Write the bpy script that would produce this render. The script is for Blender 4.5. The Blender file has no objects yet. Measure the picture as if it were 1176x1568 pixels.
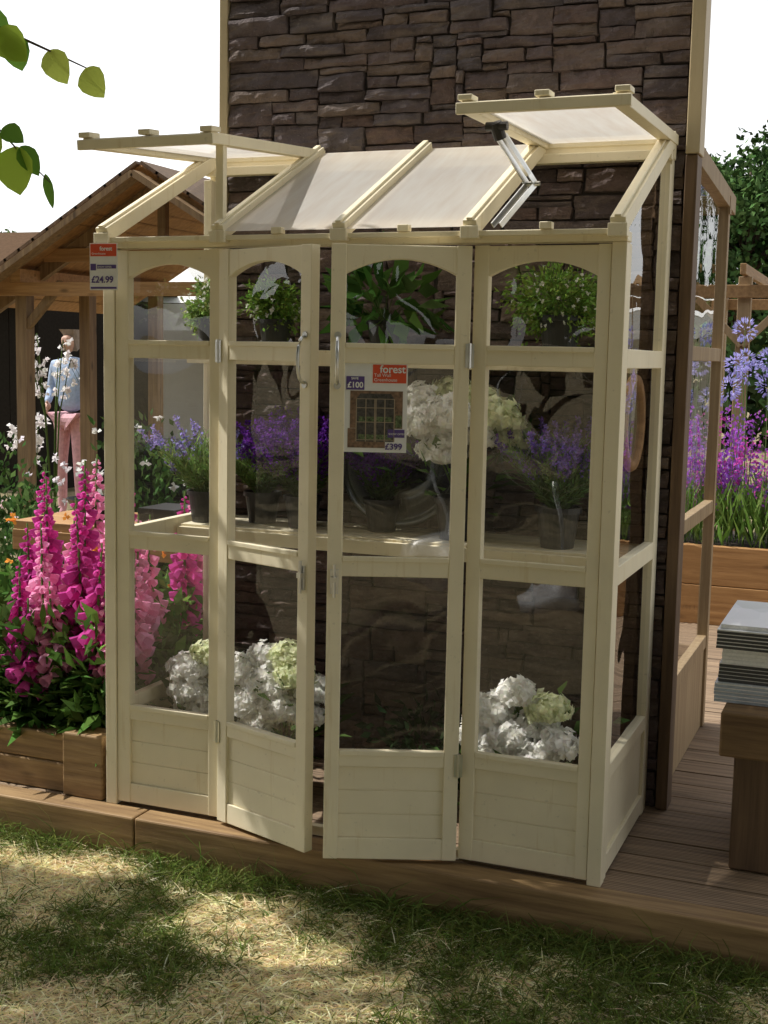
import bpy, math, random
import numpy as np
from mathutils import Vector, Matrix, noise
random.seed(7); R=np.random.RandomState(11)
S=bpy.context.scene
COL=S.collection
# ------------------------------------------------------------------ helpers
def empty(name,loc=(0,0,0)):
    o=bpy.data.objects.new(name,None); o.location=loc; o.empty_display_size=.1; COL.objects.link(o); return o
def link(name,me,parent=None,mats=()):
    o=bpy.data.objects.new(name,me); COL.objects.link(o)
    for m in mats: me.materials.append(m)
    if parent is not None:
        o.parent=parent; o.matrix_parent_inverse=Matrix.Translation(-Vector(parent.location))
    return o
class MB:
    def __init__(s): s.v=[];s.f=[];s.m=[];s.c=[]
    def add(s,vs,fs,mi=0,col=(1,1,1)):
        n=len(s.v); s.v+= [tuple(v) for v in vs]; s.f+=[tuple(i+n for i in f) for f in fs]; s.m+=[mi]*len(fs); s.c+=[col]*len(vs)
    def box(s,x0,x1,y0,y1,z0,z1,mi=0,T=None,col=(1,1,1)):
        vs=[Vector((x,y,z)) for z in (z0,z1) for y in (y0,y1) for x in (x0,x1)]
        if T is not None: vs=[T@v for v in vs]
        s.add(vs,[(0,2,3,1),(4,5,7,6),(0,1,5,4),(2,6,7,3),(0,4,6,2),(1,3,7,5)],mi,col)
    def beam(s,p,q,w,h,mi=0,up=(0,0,1),col=(1,1,1)):
        p=Vector(p);q=Vector(q);d=(q-p).normalized();u=Vector(up);r=d.cross(u).normalized();u=r.cross(d)
        vs=[e+r*(a*w/2)+u*(b*h/2) for e in (p,q) for b in (-1,1) for a in (-1,1)]
        s.add(vs,[(0,1,3,2),(4,6,7,5),(0,4,5,1),(2,3,7,6),(0,2,6,4),(1,5,7,3)],mi,col)
    def prism(s,poly,y0,y1,mi=0,T=None):
        n=len(poly); vs=[Vector((x,y0,z)) for x,z in poly]+[Vector((x,y1,z)) for x,z in poly]
        if T is not None: vs=[T@v for v in vs]
        fs=[tuple(range(n)),tuple(range(2*n-1,n-1,-1))]+[(i,i+n,(i+1)%n+n,(i+1)%n) for i in range(n)]
        s.add(vs,fs,mi)
    def tube(s,path,rad,seg=8,mi=0,col=(1,1,1)):
        path=[Vector(p) for p in path]; vs=[];fs=[]
        for i,p in enumerate(path):
            d=(path[min(i+1,len(path)-1)]-path[max(i-1,0)]).normalized()
            a=d.cross(Vector((0.13,.31,.94))); 
            if a.length<.01:a=d.cross(Vector((1,0,0)))
            a.normalize(); b=d.cross(a); r=rad[i] if hasattr(rad,'__len__') else rad
            for k in range(seg):
                t=2*math.pi*k/seg; vs.append(p+(a*math.cos(t)+b*math.sin(t))*r)
        for i in range(len(path)-1):
            for k in range(seg):
                fs.append((i*seg+k,i*seg+(k+1)%seg,(i+1)*seg+(k+1)%seg,(i+1)*seg+k))
        fs.append(tuple(range(seg-1,-1,-1))); fs.append(tuple((len(path)-1)*seg+k for k in range(seg)))
        s.add(vs,fs,mi,col)
    def lathe(s,c,prof,seg=24,mi=0,T=None):
        vs=[];fs=[]
        for r,z in prof:
            for k in range(seg):
                t=2*math.pi*k/seg; v=Vector((c[0]+r*math.cos(t),c[1]+r*math.sin(t),c[2]+z)); vs.append(T@v if T is not None else v)
        for i in range(len(prof)-1):
            for k in range(seg): fs.append((i*seg+k,i*seg+(k+1)%seg,(i+1)*seg+(k+1)%seg,(i+1)*seg+k))
        s.add(vs,fs,mi)
    def obj(s,name,mats,parent=None,bevel=0,smooth=False):
        me=bpy.data.meshes.new(name); me.from_pydata(s.v,[],s.f); me.polygons.foreach_set('material_index',s.m)
        ca=me.color_attributes.new('Col','FLOAT_COLOR','POINT')
        a=np.ones((len(s.v),4),np.float32); a[:,:3]=np.array(s.c).reshape(-1,3); ca.data.foreach_set('color',a.ravel())
        if smooth: me.polygons.foreach_set('use_smooth',[True]*len(s.f))
        me.update(); o=link(name,me,parent,mats)
        if bevel:
            b=o.modifiers.new('bevel','BEVEL'); b.width=bevel; b.segments=2; b.limit_method='ANGLE'; b.harden_normals=False
        return o
def quads(name,V,C,mat,parent=None):
    V=np.asarray(V,np.float32).reshape(-1,4,3); n=len(V)
    me=bpy.data.meshes.new(name); me.vertices.add(4*n); me.vertices.foreach_set('co',V.ravel())
    me.loops.add(4*n); me.loops.foreach_set('vertex_index',np.arange(4*n,dtype=np.int32))
    me.polygons.add(n); me.polygons.foreach_set('loop_start',np.arange(0,4*n,4,dtype=np.int32)); me.polygons.foreach_set('loop_total',np.full(n,4,np.int32))
    ca=me.color_attributes.new('Col','FLOAT_COLOR','POINT')
    a=np.ones((n,4,4),np.float32); a[:,:,:3]=np.asarray(C,np.float32).reshape(n,1,3); ca.data.foreach_set('color',a.ravel())
    me.update(calc_edges=True); me.validate()
    return link(name,me,parent,[mat])
def unit(n):
    v=R.normal(size=(n,3)); return v/np.linalg.norm(v,axis=1,keepdims=True)
def nrm(v): return v/(np.linalg.norm(v,axis=-1,keepdims=True)+1e-9)
def leaves(P,D,L,Wd,N=None):
    n=len(P); D=nrm(D)
    if N is None: N=unit(n)
    Sd=nrm(np.cross(D,N)); U=np.cross(Sd,D)
    L=np.broadcast_to(np.asarray(L).reshape(-1,1),(n,1)); Wd=np.broadcast_to(np.asarray(Wd).reshape(-1,1),(n,1))
    m=P+D*L*.45+U*L*.06
    return np.stack([P,m-Sd*Wd/2,P+D*L-U*L*.08,m+Sd*Wd/2],1)
def vary(c,n,s=.25):
    c=np.array(c)*np.ones((n,3)); k=1+R.uniform(-s,s,(n,1)); h=1+R.uniform(-s*.35,s*.35,(n,3)); return np.clip(c*k*h,0,1)
# ------------------------------------------------------------------ materials
def mat(name):
    m=bpy.data.materials.new(name); m.use_nodes=True; nt=m.node_tree; nt.nodes.clear()
    return m,nt,nt.nodes,nt.links
def out(nt,sh):
    o=nt.nodes.new('ShaderNodeOutputMaterial'); nt.links.new(sh,o.inputs[0])
def ramp(nt,fac,stops):
    r=nt.nodes.new('ShaderNodeValToRGB'); e=r.color_ramp.elements
    while len(e)<len(stops): e.new(.5)
    for i,(p,c) in enumerate(stops): e[i].position=p; e[i].color=(*c,1)
    nt.links.new(fac,r.inputs[0]); return r.outputs[0]
def coords(nt,scale=(1,1,1),kind='Object'):
    t=nt.nodes.new('ShaderNodeTexCoord'); m=nt.nodes.new('ShaderNodeMapping'); m.inputs['Scale'].default_value=scale
    nt.links.new(t.outputs[kind],m.inputs[0]); return m.outputs[0]
def noi(nt,vec,scale,detail=4,rough=.6):
    n=nt.nodes.new('ShaderNodeTexNoise'); n.inputs['Scale'].default_value=scale; n.inputs['Detail'].default_value=detail; n.inputs['Roughness'].default_value=rough
    if vec is not None: nt.links.new(vec,n.inputs['Vector'])
    return n.outputs[0]
def bump(nt,h,st=.3,dist=.01):
    b=nt.nodes.new('ShaderNodeBump'); b.inputs['Strength'].default_value=st; b.inputs['Distance'].default_value=dist
    nt.links.new(h,b.inputs['Height']); return b.outputs[0]
def mixc(nt,fac,a,b,mode='MIX'):
    m=nt.nodes.new('ShaderNodeMix'); m.data_type='RGBA'; m.blend_type=mode
    for sock,v in ((m.inputs[0],fac),(m.inputs[6],a),(m.inputs[7],b)):
        if hasattr(v,'links'): nt.links.new(v,sock)
        else: sock.default_value=v if isinstance(v,(int,float)) else (*v,1)
    return m.outputs[2]
def math_(nt,op,a,b=None):
    m=nt.nodes.new('ShaderNodeMath'); m.operation=op
    for i,v in enumerate((a,b)):
        if v is None: continue
        if hasattr(v,'links'): nt.links.new(v,m.inputs[i])
        else: m.inputs[i].default_value=v
    return m.outputs[0]
def princ(nt,col,rough=.6,normal=None,metal=0,spec=.5):
    p=nt.nodes.new('ShaderNodeBsdfPrincipled')
    for k,v in (('Base Color',col),('Roughness',rough),('Metallic',metal)):
        if hasattr(v,'links'): nt.links.new(v,p.inputs[k])
        else: p.inputs[k].default_value=v if isinstance(v,(int,float)) else (*v,1)
    p.inputs['Specular IOR Level'].default_value=spec
    if normal is not None: nt.links.new(normal,p.inputs['Normal'])
    return p.outputs[0]
def simple(name,col,rough=.6,metal=0,var=.15,scale=30,spec=.5):
    m,nt,N,Lk=mat(name); v=coords(nt); n=noi(nt,v,scale,2)
    c=ramp(nt,n,[(.3,[x*(1-var) for x in col]),(.7,[min(1,x*(1+var)) for x in col])])
    out(nt,princ(nt,c,rough,None,metal,spec)); return m
def wood(name,dark,light,axis=0,rough=.65,knots=True,gs=1.0):
    m,nt,N,Lk=mat(name)
    sc=[26*gs,26*gs,26*gs]; sc[axis]=1.6*gs
    v=coords(nt,sc); n=noi(nt,v,1.4,5,.65)
    v2=coords(nt,(3,3,3)); n2=noi(nt,v2,1.0,2)
    c=ramp(nt,n,[(.3,dark),(.52,[(a+b)/2 for a,b in zip(dark,light)]),(.72,light)])
    c=mixc(nt,math_(nt,'MULTIPLY',n2,.45),c,[x*.6 for x in dark])
    if knots:
        ks=[9,9,9]; ks[axis]=3.2
        vo=N.new('ShaderNodeTexVoronoi'); vo.inputs['Scale'].default_value=1; Lk.new(coords(nt,ks),vo.inputs['Vector'])
        k=ramp(nt,vo.outputs['Distance'],[(.05,(1,1,1)),(.16,(0,0,0))])
        c=mixc(nt,math_(nt,'MULTIPLY',k,.75),c,[x*.35 for x in dark])
    out(nt,princ(nt,c,rough,bump(nt,n,.6,.004))); return m
def paint(name,col):
    m,nt,N,Lk=mat(name)
    n=noi(nt,coords(nt,(40,40,3)),1.0,4); n2=noi(nt,coords(nt),5,3); n3=noi(nt,coords(nt),60,2)
    c=ramp(nt,n2,[(.3,[x*.9 for x in col]),(.7,col)])
    c=mixc(nt,ramp(nt,n,[(.28,(1,1,1)),(.4,(0,0,0))]),c,[col[0]*.84,col[1]*.8,col[2]*.72])
    c=mixc(nt,ramp(nt,n3,[(.25,(.5,.5,.5)),(.33,(0,0,0))]),c,[x*.7 for x in col])
    out(nt,princ(nt,c,.5,bump(nt,n,.25,.002),spec=.35)); return m
M_cream=paint('cream_paint',(.90,.81,.59))
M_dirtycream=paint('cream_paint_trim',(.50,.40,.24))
M_timber=wood('treated_timber_x',(.18,.10,.04),(.52,.34,.155),0)
M_timz=wood('treated_timber_z',(.16,.09,.04),(.38,.25,.12),2)
M_timy=wood('treated_timber_y',(.22,.12,.045),(.46,.28,.12),1)
M_brown=wood('brown_stain',(.09,.05,.025),(.22,.135,.07),2,knots=False)
M_tan=wood('tan_timber',(.26,.17,.085),(.46,.34,.19),2,knots=False)
M_orange=wood('orange_timber',(.32,.16,.055),(.62,.35,.14),0)
m,nt,N,Lk=mat('deck_boards'); M_deck=m
n=noi(nt,coords(nt,(2,40,40)),1.2,4); w=N.new('ShaderNodeTexWave'); w.bands_direction='Y'; w.inputs['Scale'].default_value=28; Lk.new(coords(nt),w.inputs['Vector'])
c=ramp(nt,n,[(.3,(.15,.10,.06)),(.7,(.42,.29,.18))]); c=mixc(nt,ramp(nt,w.outputs[0],[(.0,(.6,.6,.6)),(.4,(0,0,0))]),c,(.06,.04,.025))
out(nt,princ(nt,c,.75,bump(nt,w.outputs[0],.6,.004)))
m,nt,N,Lk=mat('stone'); M_stone=m
at=N.new('ShaderNodeAttribute'); at.attribute_name='Col'
n=noi(nt,coords(nt),22,5,.7); n2=noi(nt,coords(nt),90,3,.7); n3=noi(nt,coords(nt,(6,6,16)),1,3,.65)
c=mixc(nt,ramp(nt,n,[(.3,(.6,.6,.6)),(.62,(0,0,0))]),at.outputs[0],(.05,.036,.032))
c=mixc(nt,ramp(nt,n3,[(.5,(0,0,0)),(.72,(.6,.6,.6))]),c,(.22,.17,.14))
c=mixc(nt,ramp(nt,n2,[(.6,(0,0,0)),(.75,(.4,.4,.4))]),c,(.30,.26,.23))
out(nt,princ(nt,c,.85,bump(nt,math_(nt,'ADD',n,math_(nt,'MULTIPLY',n2,.4)),.9,.012)))
M_mortar=simple('dark_mortar',(.045,.036,.032),.9)
def vcol(name,trans=.35):
    m,nt,N,Lk=mat(name); at=N.new('ShaderNodeAttribute'); at.attribute_name='Col'; c=at.outputs[0]
    p=N.new('ShaderNodeBsdfDiffuse'); Lk.new(c,p.inputs[0])
    if trans==0: out(nt,p.outputs[0]); return m
    t=N.new('ShaderNodeBsdfTranslucent'); Lk.new(c,t.inputs[0])
    x=N.new('ShaderNodeMixShader'); x.inputs[0].default_value=trans; Lk.new(p.outputs[0],x.inputs[1]); Lk.new(t.outputs[0],x.inputs[2]); out(nt,x.outputs[0]); return m
M_leaf=vcol('leaves',.28); M_petal=vcol('petals',.5); M_grass=vcol('grass_blades',.3); M_far=vcol('distant_leaves',0)
def glass(name,tint=(.985,.985,.98),base=.075):
    m,nt,N,Lk=mat(name); lw=N.new('ShaderNodeLayerWeight'); lw.inputs[0].default_value=.5
    f=math_(nt,'POWER',lw.outputs['Facing'],4.0); f=math_(nt,'MULTIPLY',f,.8); f=math_(nt,'ADD',f,base)
    t=N.new('ShaderNodeBsdfTransparent'); t.inputs[0].default_value=(*tint,1)
    g=N.new('ShaderNodeBsdfGlossy'); g.inputs['Roughness'].default_value=.0
    n=noi(nt,coords(nt),3.5,1); Lk.new(bump(nt,n,.25,.02),g.inputs['Normal'])
    x=N.new('ShaderNodeMixShader'); Lk.new(f,x.inputs[0]); Lk.new(t.outputs[0],x.inputs[1]); Lk.new(g.outputs[0],x.inputs[2]); out(nt,x.outputs[0]); return m
M_glass=glass('window_glazing')
m,nt,N,Lk=mat('milky_glazing'); M_milky=m
n=noi(nt,coords(nt,(30,4,4)),1,3,.6)
c=ramp(nt,n,[(.3,(.86,.79,.72)),(.7,(.95,.92,.87))])
d=N.new('ShaderNodeBsdfDiffuse'); Lk.new(c,d.inputs[0]); t=N.new('ShaderNodeBsdfTranslucent'); Lk.new(c,t.inputs[0])
x=N.new('ShaderNodeMixShader'); x.inputs[0].default_value=.5; Lk.new(d.outputs[0],x.inputs[1]); Lk.new(t.outputs[0],x.inputs[2])
tr=N.new('ShaderNodeBsdfTransparent'); tr.inputs[0].default_value=(.97,.95,.92,1)
x2=N.new('ShaderNodeMixShader'); x2.inputs[0].default_value=.22; Lk.new(x.outputs[0],x2.inputs[1]); Lk.new(tr.outputs[0],x2.inputs[2])
gl=N.new('ShaderNodeBsdfGlossy'); gl.inputs['Roughness'].default_value=.15
x3=N.new('ShaderNodeMixShader'); x3.inputs[0].default_value=.06; Lk.new(x2.outputs[0],x3.inputs[1]); Lk.new(gl.outputs[0],x3.inputs[2]); out(nt,x3.outputs[0])
M_steel=simple('brushed_steel',(.62,.62,.6),.28,1,.08)
M_black=simple('black_plastic',(.018,.018,.02),.4)
M_soil=simple('potting_soil',(.035,.022,.015),.95)
M_white=simple('white_card',(.82,.82,.80),.4,var=.03)
M_red=simple('sign_orange_red',(.72,.09,.03),.4,var=.03)
M_purp=simple('sign_purple',(.10,.06,.24),.4,var=.03)
M_bark=wood('bark',(.05,.035,.025),(.14,.10,.07),2,.9,False)

# ------------------------------------------------------------------ camera
Cc=Vector((2.154,-3.448,1.475)); yaw,pit,rol=[math.radians(a) for a in (21.73,-6.94,1.148)]
fv=Vector((-math.sin(yaw)*math.cos(pit),math.cos(yaw)*math.cos(pit),math.sin(pit))); rv=Vector((math.cos(yaw),math.sin(yaw),0)); uv=rv.cross(fv)
r2=rv*math.cos(rol)+uv*math.sin(rol); u2=-rv*math.sin(rol)+uv*math.cos(rol)
cd=bpy.data.cameras.new('camera'); cam=bpy.data.objects.new('camera',cd); COL.objects.link(cam); S.camera=cam
cd.sensor_fit='VERTICAL'; cd.sensor_height=24; cd.lens=24*1961/1568; cd.clip_start=.05; cd.clip_end=1500
Mx=Matrix((r2,u2,-fv)).transposed().to_4x4(); Mx.translation=Cc; cam.matrix_world=Mx
# ------------------------------------------------------------------ light
el=math.radians(51); az=math.radians(-1.5)
sv=Vector((-math.cos(el)*math.cos(az),math.cos(el)*math.sin(az),math.sin(el)))
sd=bpy.data.lights.new('sun','SUN'); sd.energy=5.0; sd.angle=math.radians(.5); sd.color=(1,.965,.90)
so=bpy.data.objects.new('sun',sd); COL.objects.link(so); so.rotation_euler=(-sv).to_track_quat('-Z','Y').to_euler(); so.location=(0,0,10)
W_=bpy.data.worlds.new('World'); S.world=W_; W_.use_nodes=True; nt=W_.node_tree; nt.nodes.clear()
sk=nt.nodes.new('ShaderNodeTexSky'); sk.sky_type='NISHITA'; sk.sun_disc=False; sk.sun_elevation=el; sk.sun_rotation=math.atan2(sv.x,sv.y)%(2*math.pi)
sk.dust_density=1.2; sk.air_density=1.0; sk.ozone_density=1.0
hs=nt.nodes.new('ShaderNodeHueSaturation'); hs.inputs['Saturation'].default_value=.08; hs.inputs['Value'].default_value=1.65
bg=nt.nodes.new('ShaderNodeBackground'); bg.inputs[1].default_value=.15
ow=nt.nodes.new('ShaderNodeOutputWorld'); nt.links.new(sk.outputs[0],hs.inputs['Color']); nt.links.new(hs.outputs[0],bg.inputs[0]); nt.links.new(bg.outputs[0],ow.inputs[0])
S.view_settings.view_transform='Standard'; S.view_settings.look='None'; S.view_settings.exposure=0

# ------------------------------------------------------------------ ground
GZ=-.133
m,nt,N,Lk=mat('lawn'); 
n=noi(nt,coords(nt),3,5); n2=noi(nt,coords(nt),60,4,.7)
c=ramp(nt,n,[(.35,(.12,.11,.04)),(.6,(.40,.32,.18))]); c=mixc(nt,ramp(nt,n2,[(.35,(.7,.7,.7)),(.6,(0,0,0))]),c,(.09,.07,.035))
out(nt,princ(nt,c,.95,bump(nt,n2,.8,.02)))
g=MB(); g.add([(-300,-300,GZ),(300,-300,GZ),(300,300,GZ),(-300,300,GZ)],[(0,1,2,3)]); g.obj('ground',[m])
def grass(name,n,x0,x1,y0,y1,par=None):
    x=R.uniform(x0,x1,n); y=y1-(y1-y0)*R.uniform(0,1,n)
    P=np.stack([x,y,np.full(n,GZ)],1)
    pat=np.array([noise.noise(Vector((a*2.2,b*2.2,3)))+.6*noise.noise(Vector((a*9,b*9,1))) for a,b in zip(x,y)])
    edge=np.exp(-(y1-y)/.10)
    green=(pat+R.normal(size=n)*.32+edge*.9-.19+np.clip((x-.6)*.4,0,.45))>.22  # darker green mix to the right puts the lawn's shade into blade colour
    h=R.uniform(.014,.05,n)*(1+1.0*edge)*np.where(green,1.15,1.0); h[R.uniform(size=n)<.08]*=1.9
    a=R.uniform(0,2*math.pi,n); lean=np.where(green,R.uniform(.4,2.2,n),R.uniform(1.5,6,n))
    D=np.stack([np.cos(a)*lean,np.sin(a)*lean,np.ones(n)],1); D=nrm(D)
    Sd=nrm(np.cross(D,unit(n)))*(R.uniform(.0010,.0024,n)[:,None])
    mid=P+D*h[:,None]*.55; B=D.copy(); B[:,:2]*=1.5; B[:,2]*=.5; tip=mid+nrm(B)*h[:,None]*.5
    q1=np.stack([P-Sd,P+Sd,mid+Sd*.8,mid-Sd*.8],1); q2=np.stack([mid-Sd*.8,mid+Sd*.8,tip+Sd*.1,tip-Sd*.1],1)
    c=np.where(green[:,None],vary((.16,.205,.053),n,.5),vary((.98,.83,.53),n,.34))
    return quads(name,np.concatenate([q1,q2]),np.concatenate([c,c]),M_grass,par)
ge=empty('grass')
grass('blades_near',110000,-.6,2.7,-1.25,-.095,ge)
grass('blades_left',12000,-2.2,-.6,-1.25,-.095,ge)
# ------------------------------------------------------------------ deck
dk=empty('deck')
b=MB(); y=.005
while y<7.5:
    b.box(-2.2,3.4,y,y+.138,-.03,-.0015-random.random()*.0015); y+=.144
b.obj('boards',[M_deck],dk,.002)
b=MB()
xs=[-2.2,-.02,3.4]
for i in range(2): b.box(xs[i]+.002,xs[i+1]-.002,-.091,.0025,GZ-.05,.0)
b.obj('sleeper_edge',[M_timber],dk,.006)
b=MB(); b.box(-2.19,3.39,.01,7.4,GZ-.01,-.04); b.obj('sub_frame',[M_mortar],dk)

# ------------------------------------------------------------------ stone wall
wl=empty('stone_wall',(0.67,.75,0))
X0,X1,Z0,Z1=-.137,1.486,0,3.05
cu,cw=.0295,.0205; nx=int((X1-X0)/cu); nz=int((Z1-Z0)/cw); cu=(X1-X0)/nx
occ=np.zeros((nx,nz),bool); st=MB()
palette=[(a*.84,b*.77,c_*.75) for a,b,c_ in [(.135,.100,.098),(.16,.12,.112),(.115,.092,.095),(.18,.135,.115),(.20,.155,.125),(.135,.115,.115),(.165,.115,.10),(.10,.075,.072)]]
for j in range(nz):
    for i in range(nx):
        if occ[i,j]: continue
        w=random.choice([3,4,5,6,6,7,8,10,12]); h=random.choice([1,2,2,2,3,3,4]) 
        if w<5: h=min(h,2)
        ww=0
        while ww<w and i+ww<nx and not occ[i+ww,j]: ww+=1
        if nx-(i+ww)<3 and nx-(i+ww)>0 and not occ[i+ww:nx,j].any(): ww=nx-i
        hh=1
        while hh<h and j+hh<nz and not occ[i:i+ww,j+hh].any(): hh+=1
        occ[i:i+ww,j:j+hh]=True
        x0=X0+i*cu; x1=x0+ww*cu; z0=Z0+j*cw; z1=z0+hh*cw; gap=.0008
        jx=[random.uniform(-.006,.006) for _ in range(4)]; jz=[random.uniform(-.004,.004) for _ in range(4)]
        if i==0: jx[0]=jx[3]=0
        c4=[(x0+gap+jx[0],z0+gap+jz[0]),(x1-gap+jx[1],z0+gap+jz[1]),(x1-gap+jx[2],z1-gap+jz[2]),(x0+gap+jx[3],z1-gap+jz[3])]
        gx=max(4,ww+3); gz=max(4,hh*2+2); dep=random.uniform(.0,.013); tx=random.uniform(-.03,.03); tz=random.uniform(-.06,.1)
        vs=[];fs=[]; sd_=random.random()*50
        for b_ in range(gz+1):
            for a_ in range(gx+1):
                s=a_/gx; t=b_/gz
                x=(c4[0][0]*(1-s)+c4[1][0]*s)*(1-t)+(c4[3][0]*(1-s)+c4[2][0]*s)*t
                z=(c4[0][1]*(1-s)+c4[1][1]*s)*(1-t)+(c4[3][1]*(1-s)+c4[2][1]*s)*t
                nn=noise.noise(Vector((x*16+sd_,z*22,sd_)))*.010+noise.noise(Vector((x*50,z*60,sd_)))*.005
                edge=(a_ in (0,gx)) or (b_ in (0,gz))
                yv=.708+dep+tx*(s-.5)*.2+tz*(t-.5)*.12+nn
                ex=noise.noise(Vector((x*35,z*35,sd_+9)))*.004; ez=noise.noise(Vector((x*30,z*30,sd_+19)))*.003
                if edge: yv=.740
                else:
                    if a_==1: x-=(c4[1][0]-c4[0][0])/gx*.8
                    if a_==gx-1: x+=(c4[1][0]-c4[0][0])/gx*.8
                    if b_==1: z-=(c4[3][1]-c4[0][1])/gz*.75
                    if b_==gz-1: z+=(c4[3][1]-c4[0][1])/gz*.75
                    if a_ in(1,gx-1) or b_ in(1,gz-1): yv+=.003+random.random()*.004
                    x+=ex; z+=ez
                vs.append((x,yv,z))
        for b_ in range(gz):
            for a_ in range(gx):
                k=b_*(gx+1)+a_; fs.append((k,k+1,k+gx+2,k+gx+1))
        pc=random.choice(palette); k=random.uniform(.8,1.12)
        st.add(vs,fs,0,tuple(q*k for q in pc))
st.obj('stones',[M_stone],wl)
b=MB(); b.box(X0,X1,.736,.79,0,3.04); b.obj('backing',[M_mortar],wl)
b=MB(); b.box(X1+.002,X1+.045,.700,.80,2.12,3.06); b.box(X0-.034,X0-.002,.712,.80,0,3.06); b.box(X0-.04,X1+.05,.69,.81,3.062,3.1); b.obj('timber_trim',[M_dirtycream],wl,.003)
b=MB(); b.box(X1+.002,X1+.040,.705,.80,0,2.118); b.obj('corner_post',[M_brown],wl,.003)

# ------------------------------------------------------------------ greenhouse
GX0,GX1,D,H1,H2=-.181,1.46,.705,1.816,2.148
XL,XR,XM=.2445,1.031,.638
gh=empty('greenhouse',(0.64,.35,0))
fr=MB(); gl=MB()
def arch(u0,u1,za,zm,ztop,n=12):
    pts=[(u0,ztop),(u0,za)]
    for i in range(1,n): 
        s=i/n; pts.append((u0+(u1-u0)*s,za+(zm-za)*(1-(2*s-1)**2)))
    pts+=[(u1,za),(u1,ztop)]
    return pts
def panel(fr,gl,w,T,sl=.042,sr=.042,th=.034,ztop=1.785):
    z0=.012
    fr.box(0,sl,-th/2,th/2,z0,ztop,0,T); fr.box(w-sr,w,-th/2,th/2,z0,ztop,0,T)
    a,b_=sl-.001,w-sr+.001; t=th/2-.0025
    for (zb,zt) in ((1.454,1.507),(.850,.905),(.290,.336),(z0,.075)): fr.box(a,b_,-t,t,zb,zt,0,T)
    fr.prism(arch(a,b_,1.700,1.742,ztop-.002),-t,t,0,T)
    for zb in (1.507,.905,.336): fr.box(a+.002,b_-.002,-t-.004,-t+.006,zb-.012,zb+.003,0,T)
    zz=.075
    while zz<.289:
        z2=min(zz+.0715,.290); fr.box(a,b_,-.007,.007,zz+.0010,z2-.0010,0,T); zz+=.0715
    fr.box(a,b_,-.004,.004,.07,.295,0,T)
    for zb,zt in ((.33,.855),(.90,1.46),(1.50,1.745)):
        vs=[T@Vector(p) for p in ((a,0,zb),(b_,0,zb),(b_,0,zt),(a,0,zt))]; gl.add(vs,[(0,1,2,3)])
Tr=lambda x,y,ang=0: Matrix.Translation((x,y,0))@Matrix.Rotation(ang,4,'Z')
panel(fr,gl,XL-.006-(GX0+.042),Tr(GX0+.042,.018),sl=.046)
panel(fr,gl,GX1-.042-(XR+.004),Tr(XR+.004,.018),sr=.036)
for x0,x1 in ((GX0,GX0+.040),(GX1-.040,GX1)):
    fr.box(x0,x1,-.004,.040,0,1.790); fr.box(x0+.004,x1-.004,D-.045,D-.003,0,2.12)
fr.box(GX0-.002,GX1+.002,-.012,.046,1.7905,1.818)
fr.box(XL,XR,.02,.045,0.0,.03)
for sx in (GX0,GX1-.034):   # side walls
    x0,x1=sx+.002,sx+.032
    for (zb,zt) in ((1.454,1.507),(.850,.905),(.290,.336),(.01,.07),): fr.box(x0,x1,.0755,D-.0855,zb,zt)
    fr.box(x0,x1,.041,.075,.0,1.789); fr.box(x0,x1,D-.085,D-.047,0,2.08)
    fr.box(sx+.013,sx+.021,.06,D-.07,.07,.295)
    xm=sx+.017
    for zb,zt in ((.33,.855),(.90,1.46)): gl.add([(xm,.06,zb),(xm,D-.07,zb),(xm,D-.07,zt),(xm,.06,zt)],[(0,1,2,3)])
    gl.add([(xm,.06,1.5),(xm,D-.07,1.5),(xm,D-.07,2.09),(xm,.06,1.82)],[(0,1,2,3)])
sl=math.atan2(H2-H1,D); cs,sn=math.cos(sl),math.sin(sl)
def rp(x,s,off=0):
    return Vector((x,-.03+s*cs-off*sn,1.822+s*sn+off*cs))
LR=math.hypot(D+.03,H2-H1)
for x,w in ((GX0+.02,.042),(XL,.040),(XM,.040),(XR,.040),(GX1-.02,.042)):
    fr.beam(rp(x,-.0,.008),rp(x,LR-.02,.008),w,.045,0,up=(0,-sn,cs))
    fr.beam(rp(x,.0,.034),rp(x,LR-.02,.034),w*.45,.008,0,up=(0,-sn,cs))
    fr.box(x-.026,x+.026,-.045,-.013,1.80,1.835)
fr.box(GX0,GX1,-.034,-.012,1.807,1.822)
for x in (.44,.835,1.245): fr.box(x-.017,x+.017,-.042,-.014,1.823,1.842)
fr.box(GX0,GX1,D-.040,D-.004,2.10,2.150)
fr.box(GX0+.002,GX1-.002,D-.075,D-.042,2.095,2.125)
fr.obj('frame',[M_cream],gh,.0022)
gl.obj('glazing',[M_glass],gh)
rg=MB()
for a,b_ in ((XL+.018,XM-.018),(XM+.018,XR-.018)):
    rg.add([rp(a,0,.012),rp(b_,0,.012),rp(b_,LR-.03,.012),rp(a,LR-.03,.012)],[(0,1,2,3)])
rg.obj('roof_panes',[M_milky],gh)
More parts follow.
